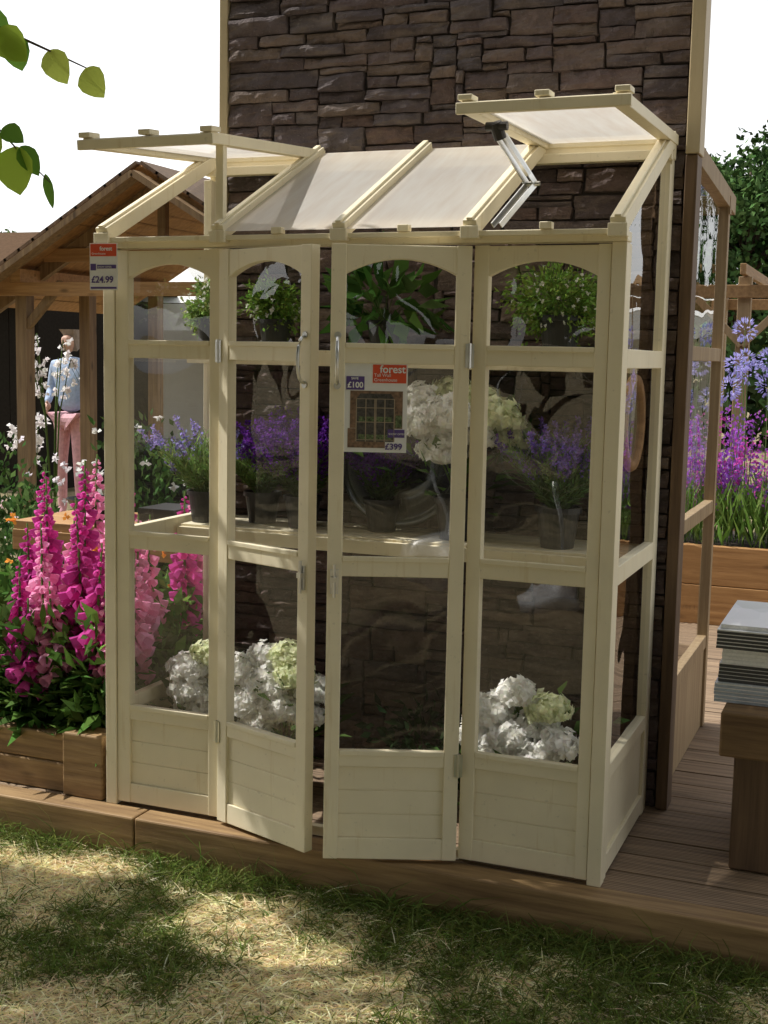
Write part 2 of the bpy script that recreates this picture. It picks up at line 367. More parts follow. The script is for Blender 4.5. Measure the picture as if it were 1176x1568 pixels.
def door(name,hx,ang,mirror):
    f=MB(); g_=MB(); w=.389
    T=Tr(hx,-.004,ang) if not mirror else Tr(hx,-.004,ang)@Matrix.Translation((-w,0,0))
    panel(f,g_,w,T,.042,.042,.034,1.782)
    f.obj(name+'_frame',[M_cream],gh,.0022); g_.obj(name+'_glazing',[M_glass],gh)
    h=MB()
    ux=w-.021 if not mirror else .021
    pts=[]
    for i in range(11):
        t=math.pi*i/10; pts.append(T@Vector((ux,-.017-.030*math.sin(t)**.6,1.46-.065*math.cos(t))))
    h.tube(pts,.005,8)
    for z in (1.39,1.53): h.tube([T@Vector((ux,-.016,z)),T@Vector((ux,-.021,z))],.010,12)
    h.box(ux-.012,ux+.012,-.022,-.0172,.80,.87,0,T); h.tube([T@Vector((ux,-.027,.79)),T@Vector((ux,-.027,.885))],.0045,8); h.box(ux-.008,ux+.008,-.034,-.022,.835,.85,0,T)
    uh=.0 if not mirror else w
    for z in (.30,1.48): h.tube([T@Vector((uh,-.019,z-.035)),T@Vector((uh,-.019,z+.035))],.005,8); h.box(uh-.012,uh+.012,-.0205,-.0172,z-.033,z+.033,0,T)
    h.obj(name+'_hardware',[M_steel],gh)
    return T
door('left_door',XL+.002,-math.radians(19.6),False)
TD=door('right_door',XR-.002,math.radians(21.9),True)
def vent(name,x0,x1,t):
    T=Matrix.Translation((0,D-.004,H2+.014))@Matrix.Rotation(-math.radians(t),4,'X')
    L=.80; f=MB()
    f.box(x0,x0+.040,-L,0,-.016,.016,0,T); f.box(x1-.040,x1,-L,0,-.016,.016,0,T)
    f.box(x0+.039,x1-.039,-L+.002,-L+.042,-.014,.014,0,T); f.box(x0+.039,x1-.039,-.042,-.002,-.014,.014,0,T)
    f.box(x0-.012,x1+.012,-L-.016,-L-.001,-.020,.010,0,T)
    for x in (x0+.012,(x0+x1)/2,x1-.012): f.box(x-.020,x+.020,-L-.012,-L+.045,.0165,.032,0,T)
    f.obj(name+'_frame',[M_cream],gh,.0022)
    p=MB(); p.add([T@Vector(v) for v in ((x0+.035,-L+.035,0.0),(x1-.035,-L+.035,0.0),(x1-.035,-.035,0.0),(x0+.035,-.035,0.0))],[(0,1,2,3)])
    p.obj(name+'_pane',[M_milky],gh)
vent('left_vent',GX0-.005,XL+.012,-4.8); vent('right_vent',XR-.012,GX1+.005,-1.6)
f=MB(); f.box(XL-.022,XL+.004,-.012,.012,1.835,2.10); f.obj('vent_prop',[M_cream],gh,.002)
h=MB(); h.tube([(1.09,-.02,2.11),(1.10,.0,2.07)],.018,14); h.tube([(1.065,-.02,2.10),(1.125,-.02,2.10)],.012,12); h.obj('vent_opener_cylinder',[M_black],gh)
h=MB()
for dx in (-.012,.012):
    h.beam((1.10+dx,.0,2.08),(1.155+dx,.13,1.965),.004,.018); h.beam((1.155+dx,.13,1.965),(1.09+dx,.02,1.84),.004,.016)
h.beam((1.095,-.01,2.10),(1.165,.06,1.98),.018,.01)
h.tube([(1.13,.13,1.965),(1.18,.13,1.965)],.007,10); h.obj('vent_opener_arms',[M_steel],gh)
s=MB()
def shelf(z,y0,y1,n):
    wv=(y1-y0-.012*(n-1))/n
    for i in range(n): s.box(GX0+.05,GX1-.05,y0+i*(wv+.012),y0+i*(wv+.012)+wv,z-.016,z)
    s.box(GX0+.045,GX1-.045,y0-.02,y0-.001,z-.052,z-.008)
    for x in (GX0+.1,XM,GX1-.1): s.box(x-.015,x+.015,y0,y1,z-.045,z-.0165)
shelf(.885,.385,.69,4); shelf(1.49,.45,.69,3)
s.obj('shelving',[M_cream],gh,.0015)

# ------------------------------------------------------------------ signs
def text(name,body,x,z,size,m,par,bold=0):
    c=bpy.data.curves.new(name,'FONT'); c.body=body; c.size=size; c.extrude=.0002; c.offset=bold
    o=bpy.data.objects.new(name,c); COL.objects.link(o); c.materials.append(m)
    o.parent=par; o.location=(x,-.0040,z); o.rotation_euler=(math.pi/2,0,0)
def sign(T,w,h,kind):
    e=empty('price_sign'); b=MB(); b.box(0,w,-.002,0,0,h); b.obj('card',[M_white],e)
    if kind=='small':
        r=MB(); r.box(.003,w-.003,-.003,-.0021,h*.72,h-.003); r.obj('header',[M_red],e)
        r=MB(); r.box(.003,.022,-.003,-.0021,h*.42,h*.56); r.box(.026,w-.004,-.003,-.0021,h*.46,h*.54); r.box(.003,w-.003,-.003,-.0021,.004,.010); r.obj('band',[M_purp],e)
        text('brand','forest',.036,h*.84,.018,M_white,e,.0004)
        text('product','Greenhouses',.008,h*.755,.009,M_white,e)
        text('show','SHOW OFFER',.028,h*.475,.008,M_white,e)
        text('price','£24.99',.006,h*.16,.028,M_purp,e,.0006)
    else:
        r=MB(); r.box(w*.45,w-.004,-.003,-.0021,h*.78,h-.004); r.obj('header',[M_red],e)
        r=MB(); r.box(.006,w*.32,-.0034,-.0029,h*.70,h*.85); r.box(w*.70,w-.006,-.0034,-.0029,h*.17,h*.26); r.obj('badge',[M_purp],e)
        text('brand','forest',w*.56,h*.895,.030,M_white,e,.0005)
        text('product','Tall Wall\nGreenhouse',w*.47,h*.85,.013,M_white,e)
        text('save_label','SAVE',.020,h*.815,.009,M_white,e,.0003)
        text('save','£100',.009,h*.725,.022,M_white,e,.0006)
        text('offer','SHOW OFFER',w*.715,h*.20,.0075,M_white,e)
        text('price','£399',w*.66,h*.035,.024,M_purp,e,.0006)
        r=MB(); r.box(w*.10,w*.93,-.0028,-.0021,h*.27,h*.69); r.box(.012,w*.66,-.0028,-.0021,h*.05,h*.268); r.obj('picture',[simple('printed_brick',(.20,.12,.075),.4,var=.5,scale=90)],e)
        r=MB(); r.box(w*.20,w*.80,-.00305,-.0029,h*.12,h*.60); r.prism([(w*.2,h*.601),(w*.8,h*.601),(w*.74,h*.66),(w*.26,h*.66)],-.00305,-.0029); r.obj('picture_glass',[simple('printed_dark',(.06,.055,.05),.4,var=.6,scale=120)],e)
        r=MB(); r.box(w*.24,w*.76,-.0031,-.00306,h*.145,h*.20); r.box(w*.24,w*.76,-.0031,-.00306,h*.345,h*.40); r.box(w*.82,w*.92,-.0031,-.0029,h*.28,h*.42); r.obj('picture_plants',[simple('printed_green',(.10,.14,.06),.4,var=.8,scale=180)],e)
        r=MB()
        for u in (.20,.35,.49,.51,.65,.80): r.box(w*u-.0014,w*u+.0014,-.0034,-.0032,h*.12,h*.60)
        for q in (.14,.34,.50,.60): r.box(w*.20,w*.80,-.0038,-.0036,h*q-.001,h*q+.001)
        r.obj('picture_frame_lines',[simple('printed_cream',(.34,.27,.19),.4)],e)
    e.matrix_world=T
sign(Tr(GX0-.014,-.052,math.radians(4))@Matrix.Translation((0,0,1.660)),.096,.143,'small')
sign(TD@Matrix.Translation((.040,-.006,1.205)),.178,.25,'big')

# ------------------------------------------------------------------ plants
def pot(par,c,r=.065,h=.11):
    b=MB(); b.lathe(c,[(.0,.0),(r*.72,0),(r*.93,h*.86),(r*1.03,h*.86),(r*1.03,h),(r*.96,h),(r*.93,h*.88),(0,h*.88)],28); b.obj('pot',[M_black],par)
    b=MB(); b.lathe(c,[(r*.94,h*.9),(r*.5,h*.93),(0,h*.94)],16); b.obj('soil',[M_soil],par)
def stemset(c,n,h,spread,lean=0):
    a=R.uniform(0,2*math.pi,n); s=np.sqrt(R.uniform(0,1,n))*spread
    D=np.stack([np.cos(a)*s+lean,np.sin(a)*s,np.ones(n)],1); D=nrm(D); Ln=h*R.uniform(.45,1.0,n)
    B=np.array(c)+np.stack([np.cos(a)*s*.03,np.sin(a)*s*.03,np.zeros(n)],1)
    return B,D,Ln
def ribbons(A,B,w):
    Sd=nrm(np.cross(B-A,unit(len(A))))*w/2; return np.stack([A-Sd,A+Sd,B+Sd*.7,B-Sd*.7],1)
def lavender(c,r=.065,ph=.11,h=.26,spread=.75,n=110,fc=(.26,.17,.50),lc=(.17,.25,.08),frac=.5,name='potted_lavender',spike=.05):
    e=empty(name,c); pot(e,c,r,ph)
    base=(c[0],c[1],c[2]+ph*.9); B,Dd,L=stemset(base,n,h,spread)
    T=B+Dd*L[:,None]; T[:,2]-=L*.06
    V=[ribbons(B,T,.0022)]; C=[vary(lc,n,.3)]
    k=24; s=R.uniform(.12,.97,(n,k,1)); P=(B[:,None]+(T-B)[:,None]*s).reshape(-1,3)
    d=nrm(np.repeat(Dd,k,0)*.8+unit(n*k)*.9+np.array([0,0,.3])); V.append(leaves(P,d,R.uniform(.018,.045,n*k),R.uniform(.003,.006,n*k))); C.append(vary(lc,n*k,.5))
    quads('foliage',np.concatenate(V),np.concatenate(C),M_leaf,e)
    idx=np.where(R.uniform(size=n)<frac)[0]; m_=len(idx); k=46
    s=R.uniform(-.02,spike,(m_,k,1)); P=(T[idx][:,None]+Dd[idx][:,None]*s).reshape(-1,3)+unit(m_*k)*.0068
    quads('flowers',leaves(P,unit(m_*k)+np.array([0,0,.5]),R.uniform(.008,.016,m_*k),.009),vary(fc,m_*k,.45),M_petal,e)
def bushy(name,c,r=.06,ph=.10,rad=.12,h=.13,n=2600,lc=(.16,.28,.06),ls=.02,fl=0,wp=True,fc=(.8,.8,.72)):
    e=empty(name,c)
    if wp: pot(e,c,r,ph)
    cc=np.array([c[0],c[1],c[2]+(ph if wp else 0)+h*.35]); nc=26
    cen=cc+unit(nc)*np.array([rad,rad*.8,h*.75])*R.uniform(.35,.95,(nc,1)); cen[:,2]=np.maximum(cen[:,2],c[2]+(ph if wp else 0)*.8)
    P=cen[R.randint(0,nc,n)]+R.normal(size=(n,3))*rad*.17
    V=[leaves(P,nrm(P-cc)+unit(n)*.8,ls*R.uniform(.6,1.3,n),ls*.5)]; C=[vary(lc,n,.5)]
    b0=np.array([c[0],c[1],c[2]+(ph*.85 if wp else 0)]); V.append(ribbons(np.tile(b0,(nc,1)),cen,.003)); C.append(vary((.10,.14,.05),nc))
    quads('foliage',np.concatenate(V),np.concatenate(C),M_leaf,e)
    if fl:
        P=cc+nrm(unit(fl))*np.array([rad,rad*.8,h*.8])*R.uniform(.75,1.05,(fl,1)); P=np.repeat(P,5,0); fs_=.010 if rad<.3 else .035
        quads('flowers',leaves(P,unit(fl*5),fs_,fs_*.8),vary(fc,fl*5,.1),M_petal,e)
    return e
def flowerhead(c,rad,n=150,col=(.80,.82,.72)):
    d=unit(n); d[:,2]=np.abs(d[:,2])*1.0-.35; d=nrm(d); rr=rad*(1+.16*np.sin(d[:,0:1]*7+c[0]*60)*np.cos(d[:,2:3]*6+c[2]*50))*R.uniform(.88,1.08,(n,1))
    P=np.array(c)+d*rr*np.array([1.08,1,.85])
    dn=nrm(d+unit(n)*.5); a=nrm(np.cross(dn,unit(n))); b=np.cross(dn,a); V=[]; sz=R.uniform(.011,.018,n)
    for k in range(4):
        t=k*math.pi/2; dd=a*math.cos(t)+b*math.sin(t)+dn*.25
        V.append(leaves(P,dd,sz,sz,N=dn))
    return np.concatenate(V),vary(col,4*n,.10)
def brightening_core(c,r,col):  # pale sphere added inside each flower head to brighten the shaded florets
    V=[]; n_=10; m_=6
    P=lambda i,j:np.array([c[0]+r*1.05*math.cos(2*math.pi*i/n_)*math.sin(math.pi*j/m_),c[1]+r*math.sin(2*math.pi*i/n_)*math.sin(math.pi*j/m_),c[2]+r*.82*math.cos(math.pi*j/m_)])
    for i in range(n_):
        for j in range(m_): V.append([P(i,j),P(i,j+1),P(i+1,j+1),P(i+1,j)])
    return np.array(V),vary(col,len(V),.05)
def hydrangea(c,heads,r=.08,ph=.13,name='white_hydrangea',nl=110,spread=.17):
    e=empty(name,c); pot(e,c,r,ph)
    V=[];C=[]; b0=np.array([c[0],c[1],c[2]+ph*.9])
    for h_ in heads:
        lime=len(h_)>4 and h_[4]
        v,cc=flowerhead(h_[:3],h_[3],int(230*(h_[3]/.055)**2),(.88,.91,.66) if lime else (.99,.98,.93)); V.append(v); C.append(cc)
        v,cc=brightening_core(h_[:3],h_[3]*.80,(.80,.85,.56) if lime else (.95,.94,.89)); V.append(v); C.append(cc)
    quads('flower_heads',np.concatenate(V),np.concatenate(C),M_petal,e)
    hh=np.array([h_[:3] for h_ in heads]); n=nl
    P=hh[R.randint(0,len(hh),n)]*.75+b0*.25+R.normal(size=(n,3))*spread*np.array([.45,.4,.34]); P[:,2]-=.03; P[:,1]+=.03
    d=nrm(P-b0)+unit(n)*.5; v=leaves(P,d,R.uniform(.05,.085,n),R.uniform(.03,.045,n),N=nrm(np.array([0,0,1.])+unit(n)*.5))
    st_=ribbons(np.tile(b0,(len(hh),1)),hh,.006)
    quads('foliage',np.concatenate([v,st_]),np.concatenate([vary((.07,.13,.035),n,.35),vary((.1,.16,.05),len(hh))]),M_leaf,e)
lavender((-.085,.47,.886),h=.25,spread=.95,n=190,fc=(.34,.28,.60),frac=.22,r=.062,lc=(.22,.32,.10))
lavender((1.18,.48,.886),r=.072,ph=.13,h=.29,spread=.85,n=230,fc=(.28,.18,.56),frac=.38,lc=(.17,.26,.10))
lavender((.10,.55,.886),h=.22,spread=.8,n=90,fc=(.17,.05,.38),frac=.6,lc=(.15,.24,.07))
lavender((.28,.50,.886),h=.27,spread=.85,n=230,fc=(.13,.03,.28),frac=1,lc=(.09,.13,.05),spike=.07)
lavender((.55,.56,.886),h=.20,spread=.7,n=110,fc=(.15,.04,.32),frac=.9,lc=(.08,.12,.05))
hydrangea((.84,.50,.886),[(.76,.40,1.26,.078),(.85,.38,1.29,.078),(.82,.39,1.18,.068),(.72,.44,1.33,.068),(.93,.42,1.23,.06),(.98,.44,1.29,.072,1),(1.02,.48,1.22,.058,1),(.91,.46,1.34,.065,1),(.81,.50,1.36,.06,1)],r=.08,ph=.14)
bushy('potted_herb',(-.075,.50,1.491),rad=.09,h=.12,n=1500,lc=(.24,.34,.10),fl=60)
bushy('potted_herb',(.17,.50,1.491),rad=.10,h=.11,n=2000,lc=(.18,.30,.06),fl=40)
bushy('potted_herb',(1.16,.50,1.491),r=.07,ph=.12,rad=.16,h=.12,n=2900,lc=(.20,.32,.07),fl=90)
bushy('potted_pepper_plant',(.57,.50,1.491),rad=.15,h=.16,n=110,lc=(.08,.17,.04),ls=.11)
hydrangea((1.14,.30,.0),[(1.05,.22,.40,.065),(1.12,.20,.33,.07),(1.13,.24,.46,.055),(1.20,.18,.28,.06),(1.23,.24,.42,.06,1),(1.27,.20,.33,.06),(1.06,.18,.26,.06),(1.16,.16,.22,.06),(1.28,.18,.23,.055,1),(1.01,.23,.32,.055),(1.10,.18,.19,.055),(1.20,.24,.37,.055)],r=.10,ph=.14,nl=130)
hydrangea((.28,.38,.0),[(.14,.32,.40,.065),(.25,.30,.37,.07),(.18,.28,.30,.065),(.34,.32,.41,.065,1),(.41,.34,.36,.06),(.30,.36,.46,.06,1),(.31,.27,.30,.06),(.22,.36,.45,.055),(.40,.30,.28,.055),(.24,.26,.24,.055)],r=.10,ph=.14,nl=120)
hydrangea((-.04,.34,.0),[(-.04,.28,.40,.06),(-.02,.26,.33,.06),(-.01,.26,.26,.055),(.02,.31,.45,.05,1)],r=.08,ph=.14,nl=50,spread=.1)
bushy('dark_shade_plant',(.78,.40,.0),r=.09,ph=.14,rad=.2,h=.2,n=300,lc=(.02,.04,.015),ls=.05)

# ------------------------------------------------------------------ planter left with foxgloves
pl=empty('sleeper_planter',(-.9,.4,0)); b=MB()
b.box(-.356,-.20,.0,.10,.0,.215); b.box(-2.2,-.358,.02,.10,0,.10); b.box(-2.2,-.358,.022,.10,.102,.20)
b.box(-.30,-.20,.102,1.1,0,.10); b.box(-.298,-.202,.102,1.1,.102,.20); b.obj('sleepers',[M_timber],pl,.006)
b=MB(); b.box(-2.2,-.3,.10,1.1,0,.17); b.obj('soil',[M_soil],pl)
def foxglove(c,h,col,lean=(0,0),name='foxglove'):
    e=empty(name,c); c=np.array(c); top=c+np.array([lean[0],lean[1],h])
    s=MB(); s.tube([c,c*.5+top*.5+np.array([lean[0]*.1,0,0]),top],[.008,.006,.003],6,0,(.14,.22,.07)); s.obj('stem',[M_leaf],e,smooth=True)
    n=int(h*.62/.009); V=[];C=[]
    for i in range(n):
        t=.36+.63*i/n; p=c*(1-t)+top*t; a=i*2.4+R.uniform(-.5,.5); k=1-.78*max(0,(i/n-.3)/.7); k*=R.uniform(.75,1.2)
        d=np.array([math.cos(a),math.sin(a),-.5+R.uniform(-.2,.2)]); d/=np.linalg.norm(d); L=.070*k; rr=.022*k
        u=np.cross(d,[0,0,1]); u/=np.linalg.norm(u); v=np.cross(d,u); m_=6
        ring=lambda q,rad:[p+d*q+(u*math.cos(2*math.pi*j/m_)+v*math.sin(2*math.pi*j/m_))*rad for j in range(m_)]
        r0=ring(.004,.003*k+.001);r1=ring(L*.45,rr*.75);r2_=ring(L,rr*1.2); tone=R.uniform(.75,1.2)
        for A,B_,q in ((r0,r1,.8),(r1,r2_,1.15)):
            for j in range(m_): V.append([A[j],A[(j+1)%m_],B_[(j+1)%m_],B_[j]]); C.append(np.clip(np.array(col)*q*tone*R.uniform(.9,1.1),0,1))
    quads('bells',np.array(V),np.array(C),M_petal,e)
    n=34; z=R.uniform(0,.42,n)**1.2; P=c+np.outer(z,top-c); a=R.uniform(0,6.28,n); d=np.stack([np.cos(a),np.sin(a),R.uniform(-.2,.8,n)],1)
    quads('leaves',leaves(P,d,R.uniform(.10,.19,n)*(1.1-z),R.uniform(.035,.06,n),N=np.tile([0,0,1.],(n,1))),vary((.09,.17,.04),n,.4),M_leaf,e)
fox=[(-.42,.25,.80,0),(-.30,.35,.74,1),(-.52,.35,.92,0),(-.60,.25,.70,1),(-.36,.50,.72,1),(-.70,.40,.84,0),(-.47,.60,.90,0),(-.60,.70,.80,1),(-.28,.16,.50,1),(-.80,.45,.66,0),(-.53,.16,.60,1),(-.33,.75,.78,0),(-.8,.8,.9,1),(-.95,.7,.85,0),(-.42,.95,.80,1),
 (-.35,.14,.66,0),(-.46,.12,.52,1),(-.56,.10,.46,0),(-.40,.40,.62,0),(-.26,.28,.62,1),(-.64,.14,.58,0),(-.50,.25,.72,1)]
for x,y,h,k in fox:
    foxglove((x,y,.17),h,[(.62,.09,.38),(.86,.38,.58)][k],(R.uniform(-.05,.05),R.uniform(-.03,.03)))
e=empty('planter_foliage'); n=8500
P=np.stack([R.uniform(-1.3,-.25,n),R.uniform(.05,1.0,n),.17+R.uniform(0,1,n)**1.6*.40],1)
quads('leaves',leaves(P,unit(n)+np.array([0,0,.5]),R.uniform(.03,.11,n),R.uniform(.015,.045,n)),vary((.10,.19,.045),n,.5),M_leaf,e)
n=30; P=np.stack([R.uniform(-1.3,-.35,n),R.uniform(.5,1.0,n),R.uniform(.5,.85,n)],1); P=np.repeat(P,5,0)
quads('orange_flowers',leaves(P,unit(n*5),.022,.018),vary((.80,.32,.06),n*5,.25),M_petal,e)

# ------------------------------------------------------------------ bench with magazines
bn=empty('timber_bench',(2.0,.6,0)); b=MB()
b.box(1.735,2.7,.255,.46,.345,.478); b.box(1.737,2.7,.464,.67,.345,.476); b.box(1.739,2.7,.674,.88,.345,.478); b.obj('top',[wood('bench_timber',(.12,.065,.027),(.34,.21,.09),0)],bn,.006)
b=MB(); b.box(1.775,1.93,.29,.85,.0,.344); b.box(2.5,2.65,.29,.85,0,.344); b.obj('legs',[M_brown],bn,.006)
mg=empty('magazine_stack',(1.9,.5,.48)); 
def cover(name,cs,sc):
    m,nt,N,Lk=mat(name); vo=N.new('ShaderNodeTexVoronoi'); vo.inputs['Scale'].default_value=sc; Lk.new(coords(nt),vo.inputs['Vector'])
    out(nt,princ(nt,ramp(nt,vo.outputs['Color'],cs),.3)); return m
m_cov=cover('magazine_cover',[(.3,(.80,.82,.84)),(.5,(.90,.91,.92)),(.7,(.75,.78,.80)),(.95,(.45,.50,.42))],6)
m_pg=simple('page_edges',(.88,.87,.84),.5,var=.1,scale=100)
m_sp=[simple('spine_dark',(.05,.05,.05),.4),simple('spine_blue',(.42,.47,.54),.4),simple('spine_white',(.85,.85,.83),.4)]
z=.4795
for st_,(nm,ma,kp) in enumerate(((5,1,.35),(5,0,.2),(4,2,.8),(5,0,.3),(1,2,.8))):
    b=MB(); ox,oy=.008*(st_%3),.009*((st_*2)%3)
    for i in range(nm):
        t=.011; j=R.uniform(-.0012,.0012,2); x0=1.70+ox+j[0]; y0=.36+oy+j[1]
        b.box(x0,x0+.30,y0,y0+.42,z,z+t*(1-kp)-.0003,1); b.box(x0+.0015,x0+.2985,y0+.0015,y0+.4185,z+t*(1-kp),z+t-.0005,0); z+=t
    b.box(x0,x0+.30,y0,y0+.42,z,z+.0012,2); z+=.0022
    b.obj('bundle_%d'%st_,[m_pg,m_sp[ma],m_cov],mg)

# ------------------------------------------------------------------ brown greenhouse behind wall
bg_=empty('brown_lean_to_greenhouse',(1.0,1.3,0)); b=MB(); g_=MB()
x0,x1=1.455,1.495
for y0,y1 in ((.802,.85),(1.76,1.81)): b.box(x0,x1,y0,y1,0,2.12)
b.box(x0+.01,x1-.01,.82,1.80,.0,.33)
for z in (.33,.88,1.48): b.box(x0+.003,x1-.003,.851,1.759,z,z+.05)
b.beam((1.475,.80,2.17),(1.475,1.95,2.10),.045,.07); b.beam((-.1,.80,2.17),(-.1,1.95,2.10),.045,.07)
b.box(-.12,1.50,1.762,1.80,2.05,2.12); b.box(-.12,-.08,1.76,1.80,0,2.05); b.box(-.08,1.455,1.77,1.79,.0,.33)
b.obj('frame',[M_tan],bg_,.002)
g_.add([(1.475,.85,.38),(1.475,1.76,.38),(1.475,1.76,2.04),(1.475,.85,2.12)],[(0,1,2,3)]); g_.add([(-.1,.8,2.21),(1.475,.8,2.21),(1.475,1.95,2.14),(-.1,1.95,2.14)],[(0,1,2,3)])
g_.obj('glazing',[M_glass],bg_)

# ------------------------------------------------------------------ pavilion left
pv=empty('garden_pavilion',(-2.5,4.8,0)); b=MB()
AX,AZ=-2.50,2.66; EX=1.50; EZ=AZ-EX*.585
for sgn in (-1,1):
    n=13
    for i in range(n):
        s0=i/n; s1=(i+1)/n+.008
        p0=Vector((AX+sgn*EX*s0,0,AZ-(AZ-EZ)*s0)); p1=Vector((AX+sgn*EX*s1,0,AZ-(AZ-EZ)*s1)); nn=Vector((sgn*.5,0,.86))
        for off,thk,y0,y1,mi in ((0,.018,3.86,5.9,0),(.019,.022,3.82,5.94,1)):
            a_=p0+nn*off; c_=p1+nn*(off+(.010 if mi else 0)); d_=nn*thk
            vs=[(a_.x,y0,a_.z),(c_.x,y0,c_.z-(.012 if mi else 0)),(c_.x,y1,c_.z-(.012 if mi else 0)),(a_.x,y1,a_.z)]
            vs+=[(v[0]+d_.x,v[1],v[2]+d_.z) for v in vs]
            b.add(vs,[(0,3,2,1),(4,5,6,7),(0,1,5,4),(1,2,6,5),(2,3,7,6),(3,0,4,7)],mi)
    b.beam((AX,3.80,AZ-.05),(AX+sgn*(EX+.02),3.80,EZ-.06),.04,.12,2,up=(0,1,0.0))
    b.beam((AX,4.15,AZ-.07),(AX+sgn*EX,4.15,EZ-.07),.05,.09,2)
    for y in (4.0,4.75,5.7): b.box(AX+sgn*1.04-.045,AX+sgn*1.04+.045,y-.045,y+.045,GZ,1.93,2)
    b.box(AX+sgn*1.04-.04,AX+sgn*1.04+.04,3.9,5.85,1.932,2.02,0)
    b.beam((AX+sgn*1.04,3.99,1.60),(AX+sgn*.72,3.99,1.93),.05,.05,2,up=(0,1,0))
b.box(AX-1.25,AX+1.25,3.93,3.99,1.84,1.93,0); b.box(AX-.95,AX+.95,4.10,4.14,2.08,2.17,0); b.box(AX-.03,AX+.03,4.10,4.15,2.17,2.6,2)
b.obj('structure',[M_orange,M_brown,M_timz],pv,0)
tb=empty('potting_table',(-1.2,1.8,0)); b=MB(); b.box(-1.75,-.85,1.55,2.1,.62,.66)
for x in (-1.70,-.92):
    for y in (1.6,2.02): b.box(x,x+.05,y,y+.05,GZ,.62)
b.box(-1.75,-.85,1.54,1.55,.52,.619); b.obj('table',[M_orange],tb,.003)
b=MB(); b.lathe((-1.45,1.8,.66),[(0,0),(.08,0),(.14,.10),(.145,.10),(.09,.01)],20); b.box(-1.15,-.95,1.7,1.95,.661,.74); b.obj('trays',[M_black],tb)
bx=empty('slatted_planter_box',(-1.7,3.2,0)); b=MB()
for i in range(12): b.box(-2.05,-1.30,3.0,3.4,.02+i*.078,.088+i*.078)
b.box(-2.04,-1.31,3.01,3.39,GZ,.93); b.obj('slats',[simple('dark_grey_paint',(.022,.02,.018),.8,spec=.1)],bx,.003)
sh=empty('dark_shed',(-9,9,0)); b=MB(); b.box(-11,-6.8,8.5,11,GZ,2.1,0)
for i in range(27): b.box(-11+i*.153,-11+i*.153+.145,8.47,8.499,GZ,2.1,0)
b.add([(-11.2,8.2,2.05),(-6.6,8.2,2.05),(-6.6,9.8,2.9),(-11.2,9.8,2.9),(-6.6,11.4,2.05),(-11.2,11.4,2.05)],[(0,1,2,3),(3,2,4,5)],1)
b.obj('walls_and_roof',[simple('shed_dark',(.02,.017,.014),.9,spec=.05),simple('shed_roof',(.10,.06,.035),.9,spec=.05)],sh)
def marquee(x0,x1,y0,y1,h,top):
    mq=empty('white_marquee',((x0+x1)/2,(y0+y1)/2,0)); b=MB(); n=max(2,int((x1-x0)/3))
    for i in range(n):
        a=x0+(x1-x0)*i/n; c=x0+(x1-x0)*(i+1)/n; mx_=(a+c)/2; my=(y0+y1)/2
        b.add([(a,y0,h),(c,y0,h),(c,y1,h),(a,y1,h),(mx_,my,top)],[(0,1,4),(1,2,4),(2,3,4),(3,0,4)])
        b.box(a,a+.08,y0,y0+.08,GZ,h); b.box(c-.08,c,y0,y0+.08,GZ,h); b.box(a+.09,c-.09,y0,y0+.02,h-.35,h-.01); b.box(a+.09,c-.09,y1-.05,y1,GZ,h-.01)
    b.obj('canvas',[simple('white_canvas',(.80,.80,.78),.7,var=.05,scale=3)],mq)
marquee(-12,-3.0,11,14,2.1,2.9); marquee(1.2,7.5,16,19,2.2,3.0)
def blossom(c,h,rad,nb,ps=.045):
    e=empty('white_orchid',c); b=MB(); pot(e,(c[0],c[1],c[2]),.12,.2)
    V=[];C=[]
    for i in range(9):
        a=R.uniform(0,6.28); p1=Vector(c)+Vector((math.cos(a)*rad*.3,math.sin(a)*rad*.3,h*.6)); p2=Vector(c)+Vector((math.cos(a)*rad*R.uniform(.4,1),math.sin(a)*rad*.8,h*R.uniform(.80,1))); p3=p2+Vector((math.cos(a)*rad*.5,math.sin(a)*rad*.4,-h*.08))
        b.tube([Vector(c)+Vector((0,0,.15)),p1,p2,p3],[.008,.006,.004,.002],5,0,(.12,.18,.06))
        for q in range(nb):
            t=R.uniform(0.2,1); p=np.array(p1.lerp(p2,t*1.6) if t<.6 else p2.lerp(p3,(t-.6)/.4))+R.normal(size=3)*.03
            d=unit(5); V.append(leaves(np.tile(p,(5,1)),d,ps,ps*.9)); C.append(vary((.85,.82,.82),5,.08))
    b.obj('stems',[M_leaf],e,smooth=True); quads('blossoms',np.concatenate(V),np.concatenate(C),M_petal,e)
blossom((-4.05,5.0,-.13),1.82,.20,8,.042); blossom((-4.4,5.2,-.13),1.1,.2,9); blossom((-2.3,4.9,-.13),1.85,.3,12); blossom((-1.75,5.2,-.13),1.85,.35,12)
